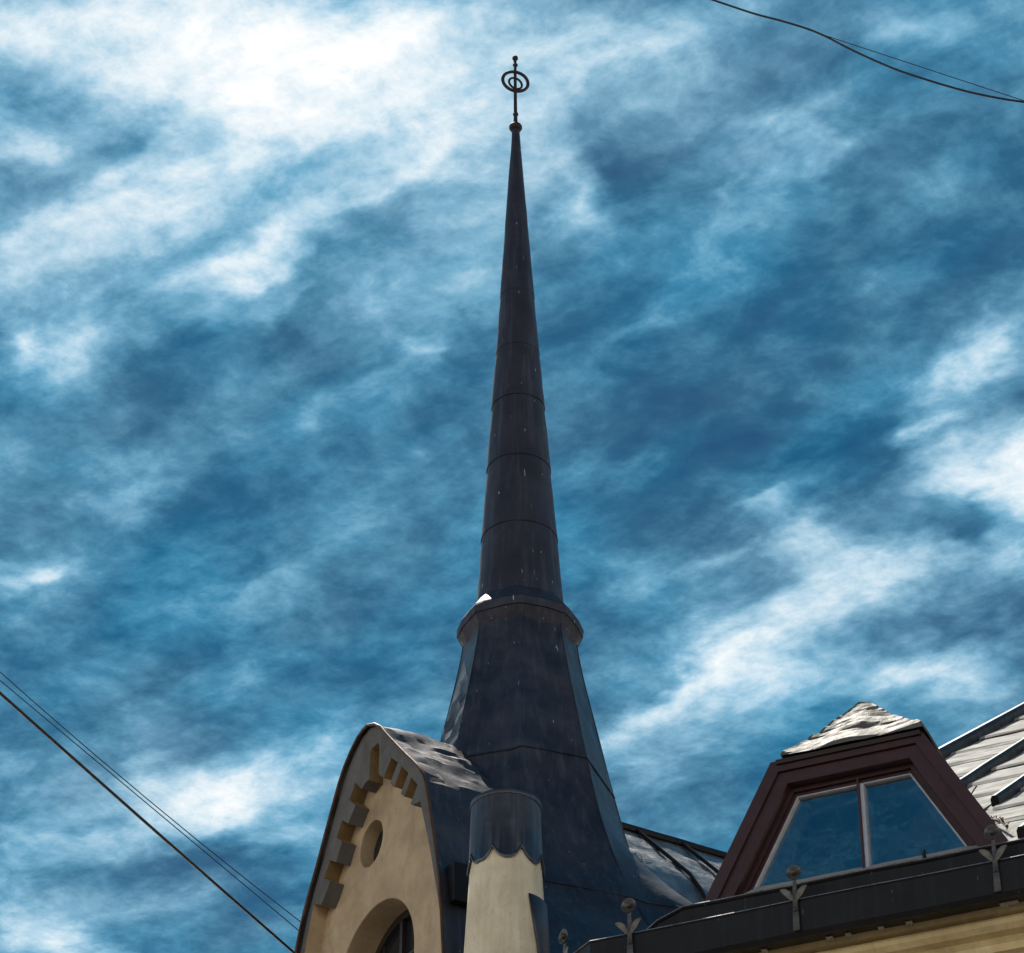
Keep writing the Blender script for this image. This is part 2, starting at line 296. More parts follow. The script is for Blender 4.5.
def crumple(p, amp, s=2.0, seed=0.0):
    q = Vector((p[0] * s + seed, p[1] * s - seed, p[2] * s * 1.5))
    return amp * (noise.fractal(q, .8, 2.1, 4) + .7 * (abs(noise.noise(q * 2.3)) - .3))

# ------------------------------------------------------------ ground, kept simple: it lies below the frame
def struct(name, bm, mat, **k):
    o = mk(name, bm, mat, **k); o['kind'] = 'structure'; return o
def slab(bm, x0, x1, y0, y1, z0, z1=None):
    if z1 is None:
        bm.faces.new([bm.verts.new(v) for v in ((x0, y0, z0), (x1, y0, z0), (x1, y1, z0), (x0, y1, z0))]); return
    bmesh.ops.create_cube(bm, size=1, matrix=Matrix.Translation(((x0 + x1) / 2, (y0 + y1) / 2, (z0 + z1) / 2)) @ Matrix.Diagonal((x1 - x0, y1 - y0, z1 - z0, 1)))
bm = bmesh.new(); slab(bm, -1500, 1500, -1500, 1500, 0.0); struct('ground', bm, 'paving')
bm = bmesh.new(); slab(bm, -300, 300, 4, 14, 0.004); struct('road', bm, 'asphalt')
bm = bmesh.new(); slab(bm, -300, 300, 14.0, 14.25, 0, .13); slab(bm, -300, 300, 3.75, 4.0, 0, .13); struct('kerb', bm, 'stone', bevel=.015)

# ------------------------------------------------------------ the corner building
bld = empty('corner_building', BASE, 'ochre corner building with a tall dark metal spire, rounded gable and burgundy dormer', 'building')

# walls below the eave
bm = bmesh.new()
L0, L1 = 14.0, 12.0
foot = [FM(0, -.45, -EAVE) + ng * -.0, FM(L1, -.45, -EAVE), FM(L1, -9.0, -EAVE), FG(L0, -9.0, -EAVE), FG(L0, -.02, -EAVE), FG(.15, -.02, -EAVE)]
a = [bm.verts.new(v) for v in foot]; b = [bm.verts.new(v + Z * (EAVE - .3)) for v in foot]
for i in range(len(foot)): bm.faces.new((a[i], a[(i + 1) % 6], b[(i + 1) % 6], b[i]))
bm.faces.new(a); bm.faces.new(b)
mk('wall', bm, 'stucco', bld)

# cornice of the street front
bm = bmesh.new()
prof = [(-.5, -.10), (-.16, -.10), (-.16, -.22), (-.22, -.225), (-.235, -.27), (-.27, -.33), (-.33, -.345), (-.33, -.37), (-.27, -.375), (-.245, -.41), (-.25, -.45), (-.29, -.49), (-.36, -.51), (-.40, -.55), (-.40, -.62), (-.46, -.64), (-.46, -1.5), (-.6, -1.5)]
sweep(bm, prof, FM, .02, L1, nseg=1)
cor = mk('cornice', bm, 'cornice', bld)

# gutter: box gutter with a mitred return along the side front
gut_bm = bmesh.new()
gp = [(-.17, -.33), (-.03, -.34), (0.0, -.30), (0.0, -.015), (.012, 0), (-.02, 0), (-.02, -.29), (-.17, -.30)]
sweep(gut_bm, gp, FM, 0.0, L1, nseg=24)
for v in gut_bm.verts:                                             # hand-beaten sheet: not quite straight
    v.co += Z * crumple(v.co, .010, .8, 3)
sweep(gut_bm, [(o, z) for (o, z) in gp], FG, -.0, 1.2, nseg=2)
for f in gut_bm.faces: pass
gut = mk('gutter', gut_bm, 'gutter', bld)
bm = bmesh.new()
tube(bm, [FM(.0 + L1 * i / 24, .004, .004 + crumple(FM(L1 * i / 24, 0, 0), .010, .8, 3)) for i in range(25)], .008, 6)
tube(bm, [FG(1.2 * i / 3, .004, .004) for i in range(4)], .008, 6)
mk('gutter_lip', bm, 'edge', gut)
bm = bmesh.new()                                                    # board behind the gutter that closes the roof edge
sweep(bm, [(-.42, -.10), (-.25, -.10), (-.25, .27), (-.235, .285), (-.235, .31), (-.26, .325), (-.42, .325)], FM, .30, L1, nseg=48)
def eave_drop(u): return .26 * (1 - max(0, min(1, (u - .30) / .40)) ** .8)
for v in bm.verts:
    v.co += Z * crumple(v.co, .010, 1.1, 9)
    if v.co.z > EAVE + .1: v.co.z -= eave_drop(v.co.dot(m_))
mk('eaves_board', bm, 'gutter', bld)
bm = bmesh.new()
tube(bm, [FM(.30 + (L1 - .30) * i / 48, -.23, .30 - eave_drop(.30 + (L1 - .30) * i / 48) + crumple(FM(.30 + (L1 - .30) * i / 48, -.25, .3), .010, 1.1, 9)) for i in range(49)], .006, 6)
mk('drip_edge', bm, 'edge', gut)

def bracket_mesh():
    """strap on the gutter face, two leaves and a round cup with a ball; local x = along the gutter, y = outward, z = up"""
    bm = bmesh.new()
    for (z0, z1, w0, w1, y0, y1) in ((-.30, -.12, .030, .027, .012, .012), (-.12, .03, .024, .020, .016, .016), (.03, .20, .020, .014, .016, .010)):
        vs = [bm.verts.new(p) for p in ((-w0, y0, z0), (w0, y0, z0), (w1, y1, z1), (-w1, y1, z1), (-w0, y0 + .016, z0), (w0, y0 + .016, z0), (w1, y1 + .016, z1), (-w1, y1 + .016, z1))]
        for f in ((0, 1, 2, 3), (4, 7, 6, 5), (0, 4, 5, 1), (1, 5, 6, 2), (2, 6, 7, 3), (3, 7, 4, 0)): bm.faces.new([vs[i] for i in f])
    ball(bm, Vector((0, .035, -.10)), .018, (1, .8, 1))
    for s in (-1, 1):                                               # leaves, bowed outward
        path = [(.014, 0.0, .020), (.045, .045, .034), (.078, .078, .030), (.108, .094, .016), (.122, .098, .004)]
        lo = []; hi = []; th = .008
        for (x, z, w) in path:
            y = .022 + .25 * x
            lo.append([bm.verts.new((s * (x + w * .5), y, z - w * .9)), bm.verts.new((s * (x + w * .5), y + th, z - w * .9))])
            hi.append([bm.verts.new((s * (x - w * .4), y + .3 * w, z + w * .7)), bm.verts.new((s * (x - w * .4), y + .3 * w + th, z + w * .7))])
        for i in range(len(path) - 1):
            bm.faces.new((lo[i][0], lo[i + 1][0], hi[i + 1][0], hi[i][0])); bm.faces.new((lo[i][1], hi[i][1], hi[i + 1][1], lo[i + 1][1]))
            bm.faces.new((lo[i][0], lo[i][1], lo[i + 1][1], lo[i + 1][0])); bm.faces.new((hi[i][0], hi[i + 1][0], hi[i + 1][1], hi[i][1]))
        bm.faces.new((lo[0][0], hi[0][0], hi[0][1], lo[0][1])); bm.faces.new((lo[-1][0], lo[-1][1], hi[-1][1], hi[-1][0]))
    # cup (a shallow dish facing the street) and the ball in it
    seg = 20; rings = []
    for (r, y) in ((.0, .004), (.045, .002), (.066, .016), (.070, .030), (.062, .028), (.042, .016), (.0, .014)):
        c = Vector((0, .010 + y, .262))
        rings.append([bm.verts.new(c + Vector((max(r, .001) * math.cos(2 * math.pi * k / seg), 0, max(r, .001) * math.sin(2 * math.pi * k / seg)))) for k in range(seg)])
    for a, b in zip(rings, rings[1:]):
        for k in range(seg): bm.faces.new((a[k], a[(k + 1) % seg], b[(k + 1) % seg], b[k]))
    ball(bm, Vector((0, .036, .262)), .030)
    return bm
ang = math.atan2(m_.y, m_.x) + math.pi
b0 = mk('gutter_bracket', bracket_mesh(), 'bracket', gut, smooth=False, bevel=.003)
b0['label'] = 'weathered bracket with two leaves and a ball at the near left end of the gutter'
def put(o, loc, out, tilt=0.0):
    o.location = loc; o.rotation_euler = (tilt, 0, math.atan2(out.y, out.x) - math.pi / 2)
put(b0, FM(.38, 0.004, .0), nm)
for u, lab, tl in ((1.89, 'dark leafy bracket with a ball in front of the left window pane', .02), (3.65, 'pale grey leafy bracket with a ball near the right end of the gutter', -.01)):
    c = b0.copy(); col.objects.link(c); c['label'] = lab; put(c, FM(u, .004, 0), nm, tl); c.parent = gut
c = b0.copy(); col.objects.link(c); c['label'] = 'leafy bracket seen edge-on beside the round shaft'; put(c, FG(.38, .004, -.04), ng); c.parent = gut

# ------------------------------------------------------------ main roof over the street front
PITCH = R(38); EZ = .31
def RP(u, b, h=0.0):                                                # on the roof plane: along, back from the gutter, height off the sheet
    n = nm * math.sin(PITCH) + Z * math.cos(PITCH)
    return FM(u, -b, EZ + (b - .25) * math.tan(PITCH)) + n * h
def edge_u(b): return 1.63 + (b - 6.69) * (.40 / 2.37) if b > 2.2 else 1.35 + (b - .25) * .13
bm = bmesh.new()
rows = [.25 + (11.0 - .25) * i / 36 for i in range(37)]; NC = 44
grid = []
for bq in rows:
    u0 = edge_u(bq); grid.append([bm.verts.new(RP(u0 + (L1 - u0) * (j / NC) ** 1.3, bq, crumple(RP(u0 + (L1 - u0) * (j / NC) ** 1.3, bq), .012, 1.2))) for j in range(NC + 1)])
for a, b in zip(grid, grid[1:]):
    for j in range(NC): bm.faces.new((a[j], a[j + 1], b[j + 1], b[j]))
top = grid[-1]; bk = [bm.verts.new(Vector(v.co) + nm * -6 - Z * 5) for v in top]
for j in range(NC): bm.faces.new((top[j], top[j + 1], bk[j + 1], bk[j]))
lowv = [bm.verts.new((g[0].co.x, g[0].co.y, EAVE - .2)) for g in grid]     # end wall under the verge
for i in range(len(grid) - 1): bm.faces.new((grid[i][0], grid[i + 1][0], lowv[i + 1], lowv[i]))
roof = mk('roof', bm, 'pale_zinc', bld, smooth=False)
roof['label'] = 'pale sunlit metal roof with raised battens'
def batten(u_at, b0_, b1_, w, h):
    bm = bmesh.new(); n = 14; rings = []
    for i in range(n + 1):
        bq = b0_ + (b1_ - b0_) * i / n; u = u_at(bq) + crumple(Vector((bq, 0, u_at(bq))), .012, 1.6)
        rings.append([bm.verts.new(RP(u + du, bq, hh)) for du, hh in ((-w, -.03), (-w * .9, h * .7), (-w * .4, h), (w * .4, h), (w * .9, h * .7), (w, -.03))])
    for a, b in zip(rings, rings[1:]):
        for k in range(5): bm.faces.new((a[k], a[k + 1], b[k + 1], b[k]))
    bm.faces.new(rings[0]); bm.faces.new(rings[-1]); return bm
mk('verge_roll', batten(lambda b: edge_u(b) + .06, 2.4, 10.9, .07, .12), 'gutter', roof)
for k, (u0, du, ba, bb) in enumerate(((2.46, .105, 3.0, 10.8), (3.30, .10, 2.35, 10.8), (4.15, .09, .3, 10.8), (5.0, .09, .3, 10.8), (5.9, .09, .3, 10.8))):
    mk('batten', batten(lambda b, u0=u0, du=du: u0 + (b - 3.8) * du, ba, bb, .042, .10), 'gutter', roof)
bm = bmesh.new()                                                    # lapped cross seams: lips of the sheets
rnd = random.Random(4)
lanes = [(1.2, 2.4), (2.5, 3.25), (3.35, 4.1), (4.2, 5.0), (5.1, 5.9)]
for k, (ua, ub) in enumerate(lanes):
    bq = .9 + rnd.random() * .5
    while bq < 10.5:
        ua_ = max(ua + (bq - 3.8) * .1, edge_u(bq) + .1); ub_ = ub + (bq - 3.8) * .1
        if ub_ > ua_ + .1:
            pr = [bm.verts.new(RP(ua_, bq, .004)), bm.verts.new(RP(ub_, bq + rnd.uniform(-.05, .05), .004)), ]
            p2 = [bm.verts.new(RP(ub_, pr and bq + .05, .026)), bm.verts.new(RP(ua_, bq + .05, .026))]
            p3 = [bm.verts.new(RP(ub_, bq + .5, .004)), bm.verts.new(RP(ua_, bq + .5, .004))]
            bm.faces.new((pr[0], pr[1], p2[0], p2[1])); bm.faces.new((p2[1], p2[0], p3[0], p3[1]))
        bq += .75 + rnd.random() * .35
mk('sheet_lap', bm, 'pale_zinc', roof)
bm = bmesh.new()                                                    # frayed wire lying on the roof beside the dormer
pts = [RP(2.86 + .8 * t, 2.45 - 1.9 * t, .07 + .03 * math.sin(9 * t)) for t in [i / 24 for i in range(25)]]
tube(bm, pts, .016, 6)
for i in range(60):
    t = i / 59; p = RP(2.86 + .8 * t, 2.45 - 1.9 * t, .07 + .03 * math.sin(9 * t))
    d = Vector((rnd.uniform(-1, 1), rnd.uniform(-1, 1), rnd.uniform(-.6, 1))).normalized() * rnd.uniform(.025, .05)
    tube(bm, [p - d * .3, p + d], .006, 4)
tube(bm, [RP(2.80, 2.55, .05), RP(2.86, 2.45, .08), RP(2.98, 2.5, .2)], .008, 5)
mk('roof_wire', bm, 'rope', roof)

# ------------------------------------------------------------ cross roof behind the gable, under the spire
GA = 3.87                                                           # axis of the gable along the side front
def FX(back, side, z): return E0 + g_ * (GA - side) - ng * back + Z * z   # back = into the building, side = towards the street front
RID = 3.97
bm = bmesh.new(); grid = []
NB, NS = 60, 34
for i in range(NB + 1):
    back = 2.2 + 3.6 * i / NB; row = []
    for j in range(NS + 1):
        side = 2.0 * j / NS
        p = FX(back, side, RID + .02 * (back - 3) - side * math.tan(R(49)) - max(0, side - .80) * .9)
        amp = .062 * min(1, side * 3 + .08)
        row.append(bm.verts.new(p + Z * (crumple((back * .42 + side * .25, 0.0, side * 1.35 - back * .38), amp, 2.7, 2))))
    grid.append(row)
for a, b in zip(grid, grid[1:]):
    for j in range(NS): bm.faces.new((a[j], a[j + 1], b[j + 1], b[j]))
far = [bm.verts.new(FX(2.2 + 3.6 * i / NB, -2.6, RID - 3.0)) for i in range(NB + 1)]
for i in range(NB): bm.faces.new((grid[i][0], grid[i + 1][0], far[i + 1], far[i]))
cr_roof = mk('cross_roof', bm, 'crinkle_glare', bld, smooth=True)
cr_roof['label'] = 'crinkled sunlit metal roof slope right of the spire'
bm = bmesh.new()
tube(bm, [FX(2.2 + 3.6 * i / 20, .0, RID + .02 * (2.2 + 3.6 * i / 20 - 3) + .03 + crumple((i, 0, 0), .01, 1)) for i in range(21)], .045, 8)
mk('ridge_roll', bm, 'gutter', cr_roof)
for back, dv in ((3.05, .22), (3.62, .25), (4.3, .25)):
    bm = bmesh.new()
    tube(bm, [FX(back + dv * sd, sd, RID + .02 * (back - 3) - sd * math.tan(R(49)) + .045 - max(0, sd - .80) * .9) for sd in [2.0 * i / 16 for i in range(17)]], .022, 6)
    mk('standing_seam', bm, 'gutter', cr_roof)

# ------------------------------------------------------------ spire
SP = (E0 + g_ * GA - ng * 1.75).xy; SP = Vector((SP.x - .10, SP.y, 0))
prof = [(4.1, 14.6), (3.05, 16.0), (2.30, 17.0), (1.76, 17.80), (1.46, 18.40), (1.27, 18.88), (1.12, 19.35), (1.015, 19.80), (.92, 20.25), (.83, 20.70), (.745, 21.10), (.675, 21.45), (.615, 21.80), (.60, 21.95)]
def rad(z):
    for (r0, z0), (r1, z1) in zip(prof, prof[1:]):
        if z <= z1:
            t = (z - z0) / (z1 - z0); return r0 + (r1 - r0) * t
    return prof[-1][0]
def srad(z): return (rad(z - .18) + rad(z) * 2 + rad(min(z + .18, 21.95))) / 4
LAPS = [16.9, 18.15, 20.02]
bm = bmesh.new(); NF = 7; rings = []; zs = []
z = 15.2
while z < 21.93:
    zs.append(z); z += .075
zs.append(21.95)
ORI = R(-90)
def octa(k):                                                        # 8 corners, one towards the street corner
    i, t = divmod(k, NF); t /= NF
    a0 = ORI + i * math.pi / 4; a1 = a0 + math.pi / 4
    x = math.cos(a0) * (1 - t) + math.cos(a1) * t; y = math.sin(a0) * (1 - t) + math.sin(a1) * t
    return x, y, i, t
def apron(z):                                                       # the right face sweeps out into the valley of the cross roof
    for (z0, f0), (z1, f1) in zip(AP, AP[1:]):
        if z <= z1: return f0 + (f1 - f0) * max(0, (z - z0) / (z1 - z0))
    return 1.0
AP = [(15.0, 1.5), (17.0, 1.5), (17.8, 1.48), (18.36, 1.37), (18.6, 1.27), (18.85, 1.17), (19.1, 1.07), (19.4, 1.0)]
def sstep(t): t = max(0, min(1, t)); return t * t * (3 - 2 * t)
def foot_point(x, y, i, t, r, z):
    w = sstep(t / .55) if i == 1 else (1 - t if i == 2 else 0)
    r *= 1 + (apron(z) - 1) * w
    p = Vector((SP.x + x * r, SP.y + y * r, z))
    for nn, lim in ((ng, -.50), (nm, -.32)):                         # stop behind the fronts
        o = Vector((p.x, p.y, 0)).dot(nn)
        if o > lim: p -= nn * (o - lim)
    return p
for z in zs:
    r = srad(z); ring = []
    lap = 0.0
    for lz in LAPS:
        if lz <= z < lz + .5: lap = .012 * (1 - (z - lz) / .5)
    for k in range(8 * NF):
        x, y, i, t = octa(k)
        mid = 4 * t * (1 - t)
        amp = .012
        if i in (6,) : amp = .15 * min(1, max(.08, (21.4 - z) / .6))              # left face: buckled sheet
        if i in (1,) : amp = .022
        if i in (7, 0): amp = .010
        d = crumple((x * r, y * r, z * .8 + x), amp, 3.1 if i == 6 else 2.2, 1.0 + i) * mid + lap
        ring.append(bm.verts.new(foot_point(x, y, i, t, r + d, z)))
    rings.append(ring)
for a, b in zip(rings, rings[1:]):
    n = len(a)
    for k in range(n): bm.faces.new((a[k], a[(k + 1) % n], b[(k + 1) % n], b[k]))
bm.faces.new(rings[0]); bm.faces.new(rings[-1])
spire = mk('spire', bm, 'zinc', bld, smooth=True)
spire['label'] = 'flared eight-sided metal foot of the spire'
es = spire.modifiers.new('edge', 'EDGE_SPLIT'); es.split_angle = R(28)
for i in range(8):                                                  # folded seams along the eight corners
    a0 = ORI + i * math.pi / 4; bm = bmesh.new()
    tube(bm, [foot_point(math.cos(a0), math.sin(a0), i, 0.0, srad(z) + .002, z) for z in zs], .006, 6)
    mk('corner_seam', bm, 'zinc', spire, smooth=True)
bm = bmesh.new()                                                    # cross laps of the sheets
for lz in LAPS:
    n = 8 * NF; ra = []; rb = []
    for k in range(n):
        x, y, i, t = octa(k); sagz = lz + .03 * math.sin(i * 2.1 + t * 2)
        rr = srad(sagz)
        ra.append(bm.verts.new(foot_point(x, y, i, t, rr + .004, sagz + .02))); rb.append(bm.verts.new(foot_point(x, y, i, t, rr + .017, sagz - .004)))
    rc = [bm.verts.new((v.co.x * 1, v.co.y * 1, v.co.z)) for v in rb]
    for k in range(n):
        j = (k + 1) % n; bm.faces.new((ra[k], ra[j], rb[j], rb[k]))
        cxy = [Vector((SP.x, SP.y, v.co.z - .02)) for v in (rb[k], rb[j])]
    lows = []
    for k in range(n):
        v = rb[k].co; d = Vector((SP.x - v.x, SP.y - v.y, 0)).normalized() * .03
        lows.append(bm.verts.new(v + d - Z * .006))
    for k in range(n):
        j = (k + 1) % n; bm.faces.new((rb[k], rb[j], lows[j], lows[k]))
    for v in rc: bm.verts.remove(v)
mk('lap_seam', bm, 'zinc', spire)
# collar
bm = bmesh.new()
cprof = [(.565, 21.80), (.60, 21.86), (.665, 21.985), (.680, 21.99), (.685, 22.08), (.670, 22.11), (.600, 22.21), (.520, 22.31), (.475, 22.36), (.44, 22.36)]
rr_ = []
for (r, z) in cprof:
    ring = []
    for k in range(8 * 5):
        i, t = divmod(k, 5); t /= 5; a0 = ORI + i * math.pi / 4; a1 = a0 + math.pi / 4
        x = math.cos(a0) * (1 - t) + math.cos(a1) * t; y = math.sin(a0) * (1 - t) + math.sin(a1) * t
        s = 1 + .035 * (4 * t * (1 - t)); d = crumple((x, y, z), .008, 3, 5)
        ring.append(bm.verts.new((SP.x + x * s * (r + d), SP.y + y * s * (r + d), z + crumple((x * 2, y * 2, r), .012, 2, 8))))
    rr_.append(ring)
for a, b in zip(rr_, rr_[1:]):
    for k in range(40): bm.faces.new((a[k], a[(k + 1) % 40], b[(k + 1) % 40], b[k]))
bm.faces.new(rr_[0]); bm.faces.new(rr_[-1])
mk('collar', bm, 'spire', spire)
# cone of lapped sheets
LEAN = (-.006, 0)
ctop, cbot = 29.32, 22.30
def conr(z): return .046 + (.475 - .046) * ((ctop - z) / (ctop - cbot)) ** 1.05
joints = [22.30, 23.25, 24.2, 25.08, 25.86, 26.7, ctop]
pr = []
for a, b in zip(joints, joints[1:]):
    n = 6 if b < 27 else 14
    for i in range(n + 1): zz = a + (b - a) * i / n; pr.append((conr(zz) + (.009 if a < 25.5 else .004) * (1 - i / n), zz + (.001 if i == 0 else 0)))
bm = bmesh.new(); lathe(bm, (SP.x, SP.y), pr, 40, LEAN)
for v in bm.verts:
    c = Vector((v.co.x - SP.x, v.co.y - SP.y, 0)); d = crumple(v.co, .006, 2.2, 4)
    if c.length > .08: v.co += c.normalized() * d
cone = mk('spire_cone', bm, 'spire', spire, smooth=True)
e2 = cone.modifiers.new('edge', 'EDGE_SPLIT'); e2.split_angle = R(35)
# finial
fx = SP.x + LEAN[0] * (ctop - cbot); fy = SP.y
fin = bmesh.new(); lathe(fin, (fx, fy), [(.012, 29.3), (.030, 29.34), (.026, 29.45), (.022, 29.56), (.020, 29.9), (.018, 30.50), (.004, 30.51)], 14, LEAN)
finial = mk('finial', fin, 'iron', bld, smooth=True); finial['label'] = 'dark iron finial with two rings and a ball at the spire tip'
def ringmesh(c, rad_, th, yaw, tilt):
    bm = bmesh.new(); n = 44; s = 10; rows = []
    mt = Matrix.Translation(c) @ Matrix.Rotation(yaw, 4, 'Z') @ Matrix.Rotation(tilt, 4, 'Y')
    for i in range(n):
        a = 2 * math.pi * i / n
        rows.append([bm.verts.new(mt @ Vector(((rad_ + th * math.cos(2 * math.pi * k / s)) * math.cos(a), th * .9 * math.sin(2 * math.pi * k / s), (rad_ + th * math.cos(2 * math.pi * k / s)) * math.sin(a)))) for k in range(s)])
    for i in range(n):
        A, Bq = rows[i], rows[(i + 1) % n]
        for k in range(s): bm.faces.new((A[k], A[(k + 1) % s], Bq[(k + 1) % s], Bq[k]))
    return bm
mk('ring', ringmesh(Vector((fx - .003, fy, 30.115)), .158, .021, R(14), 0), 'iron', finial, smooth=True)
mk('ring', ringmesh(Vector((fx - .002, fy - .004, 30.08)), .085, .015, R(24), 0), 'iron', finial, smooth=True)
bm = bmesh.new(); ball(bm, Vector((fx, fy, 29.36)), .082, (1, 1, .75)); mk('knob', bm, 'iron', finial, smooth=True)
bm = bmesh.new(); ball(bm, Vector((fx, fy, 29.575)), .034, (1, 1, 1)); mk('knob', bm, 'iron', finial, smooth=True)
bm = bmesh.new(); ball(bm, Vector((fx - .004, fy, 30.385)), .032, (1, 1, .8)); mk('knob', bm, 'iron', finial, smooth=True)
bm = bmesh.new(); ball(bm, Vector((fx - .005, fy, 30.50)), .037); mk('ball', bm, 'iron', finial, smooth=True)

# ------------------------------------------------------------ gable
def arclen(pts):
    a = [0]
    for p, q in zip(pts, pts[1:]): a.append(a[-1] + math.hypot(q[0] - p[0], q[1] - p[1]))
    return a
OUTL = [(1.75, -.4), (1.70, .3), (1.64, .9), (1.555, 1.4), (1.46, 1.9), (1.35, 2.27), (1.235, 2.58), (1.10, 2.83), (.96, 3.06), (.80, 3.36), (.655, 3.62), (.55, 3.81), (.45, 3.95), (.345, 4.055), (.24, 4.13), (.14, 4.19), (.05, 4.225)]
OUTR = [(.04, 4.215), (.15, 4.165), (.25, 4.10), (.32, 4.03), (.42, 3.90), (.62, 3.68), (.81, 3.47), (1.08, 3.185), (1.19, 3.05), (1.25, 2.91), (1.335, 2.60), (1.445, 2.16), (1.53, 1.80), (1.595, 1.31), (1.64, .86), (1.69, .3), (1.72, -.4)]
outer = [(GA + h, z) for h, z in OUTL] + [(GA - h, z) for h, z in OUTR]           # from the left foot over the top to the right foot
# inner edge with its teeth and notches, from the right foot to the left foot: (h, z, ochre edge starts here)
INR = [(1.66, -.4, 0), (1.61, .6, 0), (1.56, 1.1, 0), (1.48, 1.5, 0), (1.30, 2.16, 0), (1.09, 2.80, 0), (.93, 2.84, 0), (.90, 2.87, 1), (1.03, 3.02, 1), (.90, 3.17, 1), (.765, 3.02, 0), (.73, 3.055, 0), (.695, 3.09, 1), (.84, 3.25, 1), (.70, 3.40, 1),
       (.555, 3.24, 0), (.51, 3.285, 0), (.47, 3.33, 1), (.62, 3.49, 1), (.48, 3.62, 1), (.33, 3.46, 0), (.28, 3.51, 0), (.225, 3.56, 1), (.225, 3.90, 1), (.19, 3.95, 1)]
INL = [(-.06, 3.95, 1), (-.03, 3.90, 1), (-.02, 3.60, 0), (.05, 3.61, 0), (.13, 3.57, 1), (.27, 3.72, 1), (.38, 3.57, 1), (.25, 3.44, 0), (.33, 3.37, 0), (.395, 3.30, 1), (.53, 3.41, 1), (.64, 3.26, 1), (.51, 3.15, 0), (.575, 3.06, 0), (.63, 2.97, 1), (.765, 3.06, 1), (.875, 2.90, 1),
       (.745, 2.81, 0), (.83, 2.70, 0), (.915, 2.62, 1), (1.08, 2.70, 2), (1.20, 2.36, 2), (1.33, 1.95, 2), (1.43, 1.5, 2), (1.52, .9, 2), (1.60, .3, 2), (1.66, -.4, 0)]
inner = [(GA - h, z) for h, z, q in INR] + [(GA + h, z) for h, z, q in INL]
loop = outer + inner
sm = [0] * len(outer) + [q for h, z, q in INR] + [q for h, z, q in INL]
bm = bmesh.new(); plate(bm, [loop], FG, -.04, .165, sm)
wall_bm = bmesh.new()
wo_ = [(GA + max(h - .06, .03), z - .05) for h, z in OUTL] + [(GA - max(h - .06, .03), z - .05) for h, z in OUTR]
AC = (3.95, 1.45, .80); OC = (4.07, 3.02, .235)
arch = [(AC[0] + AC[2], -.2)] + [(AC[0] + AC[2] * math.cos(t * math.pi / 28), AC[1] + AC[2] * math.sin(t * math.pi / 28)) for t in range(29)] + [(AC[0] - AC[2], -.2)]
ocu = [(OC[0] + OC[2] * math.cos(t * math.pi / 18), OC[1] + OC[2] * 1.06 * math.sin(t * math.pi / 18)) for t in range(36)]
plate(wall_bm, [wo_, arch, ocu], FG, -.40, 0.0)
gable = mk('gable_wall', wall_bm, 'stucco', bld, bevel=.012)
gable['label'] = 'ochre gable wall with a round opening and an arched window'
band = mk('gable_band', bm, 'band', gable, mats=['band', 'notch', 'stucco'], bevel=.036)
band['label'] = 'grey toothed band under the gable roof'
bm = bmesh.new()                                                    # arched window set back in its opening
a_in = [(AC[0] + (u - AC[0]) * .90, z if z < 0 else AC[1] + (z - AC[1]) * .90) for u, z in arch]
plate(bm, [arch, a_in], FG, -.40, -.30)
box(bm, FG, AC[0] - .025, AC[0] + .025, -.38, -.30, -.2, AC[1] + AC[2] * .92)
for zz in (.55, 1.15, 1.72): box(bm, FG, AC[0] - AC[2] * .9, AC[0] + AC[2] * .9, -.375, -.315, zz, zz + .03)
for uu in (-.38, .38): box(bm, FG, AC[0] + uu - .012, AC[0] + uu + .012, -.378, -.318, -.2, AC[1] + AC[2] * .80)
aw = mk('arched_window', bm, 'dark_frame', gable)
bm = bmesh.new(); plate(bm, [a_in], FG, -.37, -.35); mk('arched_pane', bm, 'dark_glass', gable)
bm = bmesh.new(); oc2 = [(OC[0] + (u - OC[0]) * 1.02, OC[1] + (z - OC[1]) * 1.02) for u, z in ocu]
plate(bm, [oc2], FG, -.42, -.16); mk('round_pane', bm, 'dark_glass', gable)

# metal skin over the gable
def resample(pts, n):
    a = arclen(pts); out = []
    for i in range(n + 1):
        t = a[-1] * i / n; k = max(j for j in range(len(a)) if a[j] <= t + 1e-9); k = min(k, len(pts) - 2)
        f = (t - a[k]) / (a[k + 1] - a[k]); out.append((pts[k][0] + (pts[k + 1][0] - pts[k][0]) * f, pts[k][1] + (pts[k + 1][1] - pts[k][1]) * f))
    return out
up = [p for p in outer]
NU = 120; sk = resample(up, NU); bm = bmesh.new(); grid = []
offs = [.215 - .033 * i for i in range(31)]
for io, of in enumerate(offs):
    row = []
    for i, (s, z) in enumerate(sk):
        p0 = sk[max(i - 1, 0)]; p1 = sk[min(i + 1, NU)]; dx, dz = p1[0] - p0[0], p1[1] - p0[1]; l = math.hypot(dx, dz)
        nx, nz_ = dz / l, -dx / l
        steep = abs(dz) / l
        amp = .042 if z > 2.90 else .006
        d = .016 + crumple((s * 1.5, of * .55 + z * .3, z * 1.5), amp, 1.7, 6) * min(1, io / 3)
        row.append(bm.verts.new(FG(s - nx * d * (-1 if nx * (s - GA) < 0 else 1) * (-1), of, z + abs(nz_) * d)))
    grid.append(row)
for a, b in zip(grid, grid[1:]):
    for i in range(NU): bm.faces.new((a[i], a[i + 1], b[i + 1], b[i]))
gr = mk('gable_roof', bm, 'zinc', bld, smooth=True)
so_ = gr.modifiers.new('solid', 'SOLIDIFY'); so_.thickness = .012; so_.offset = 0
e3 = gr.modifiers.new('edge', 'EDGE_SPLIT'); e3.split_angle = R(14)
bm = bmesh.new()                                                    # rolled rim along the front edge
tube(bm, [FG(s + (.012 if s > GA else -.012), .205, z + .012) for s, z in resample(up, 60)], .018, 6)
mk('rim', bm, 'rust', gr, smooth=True)
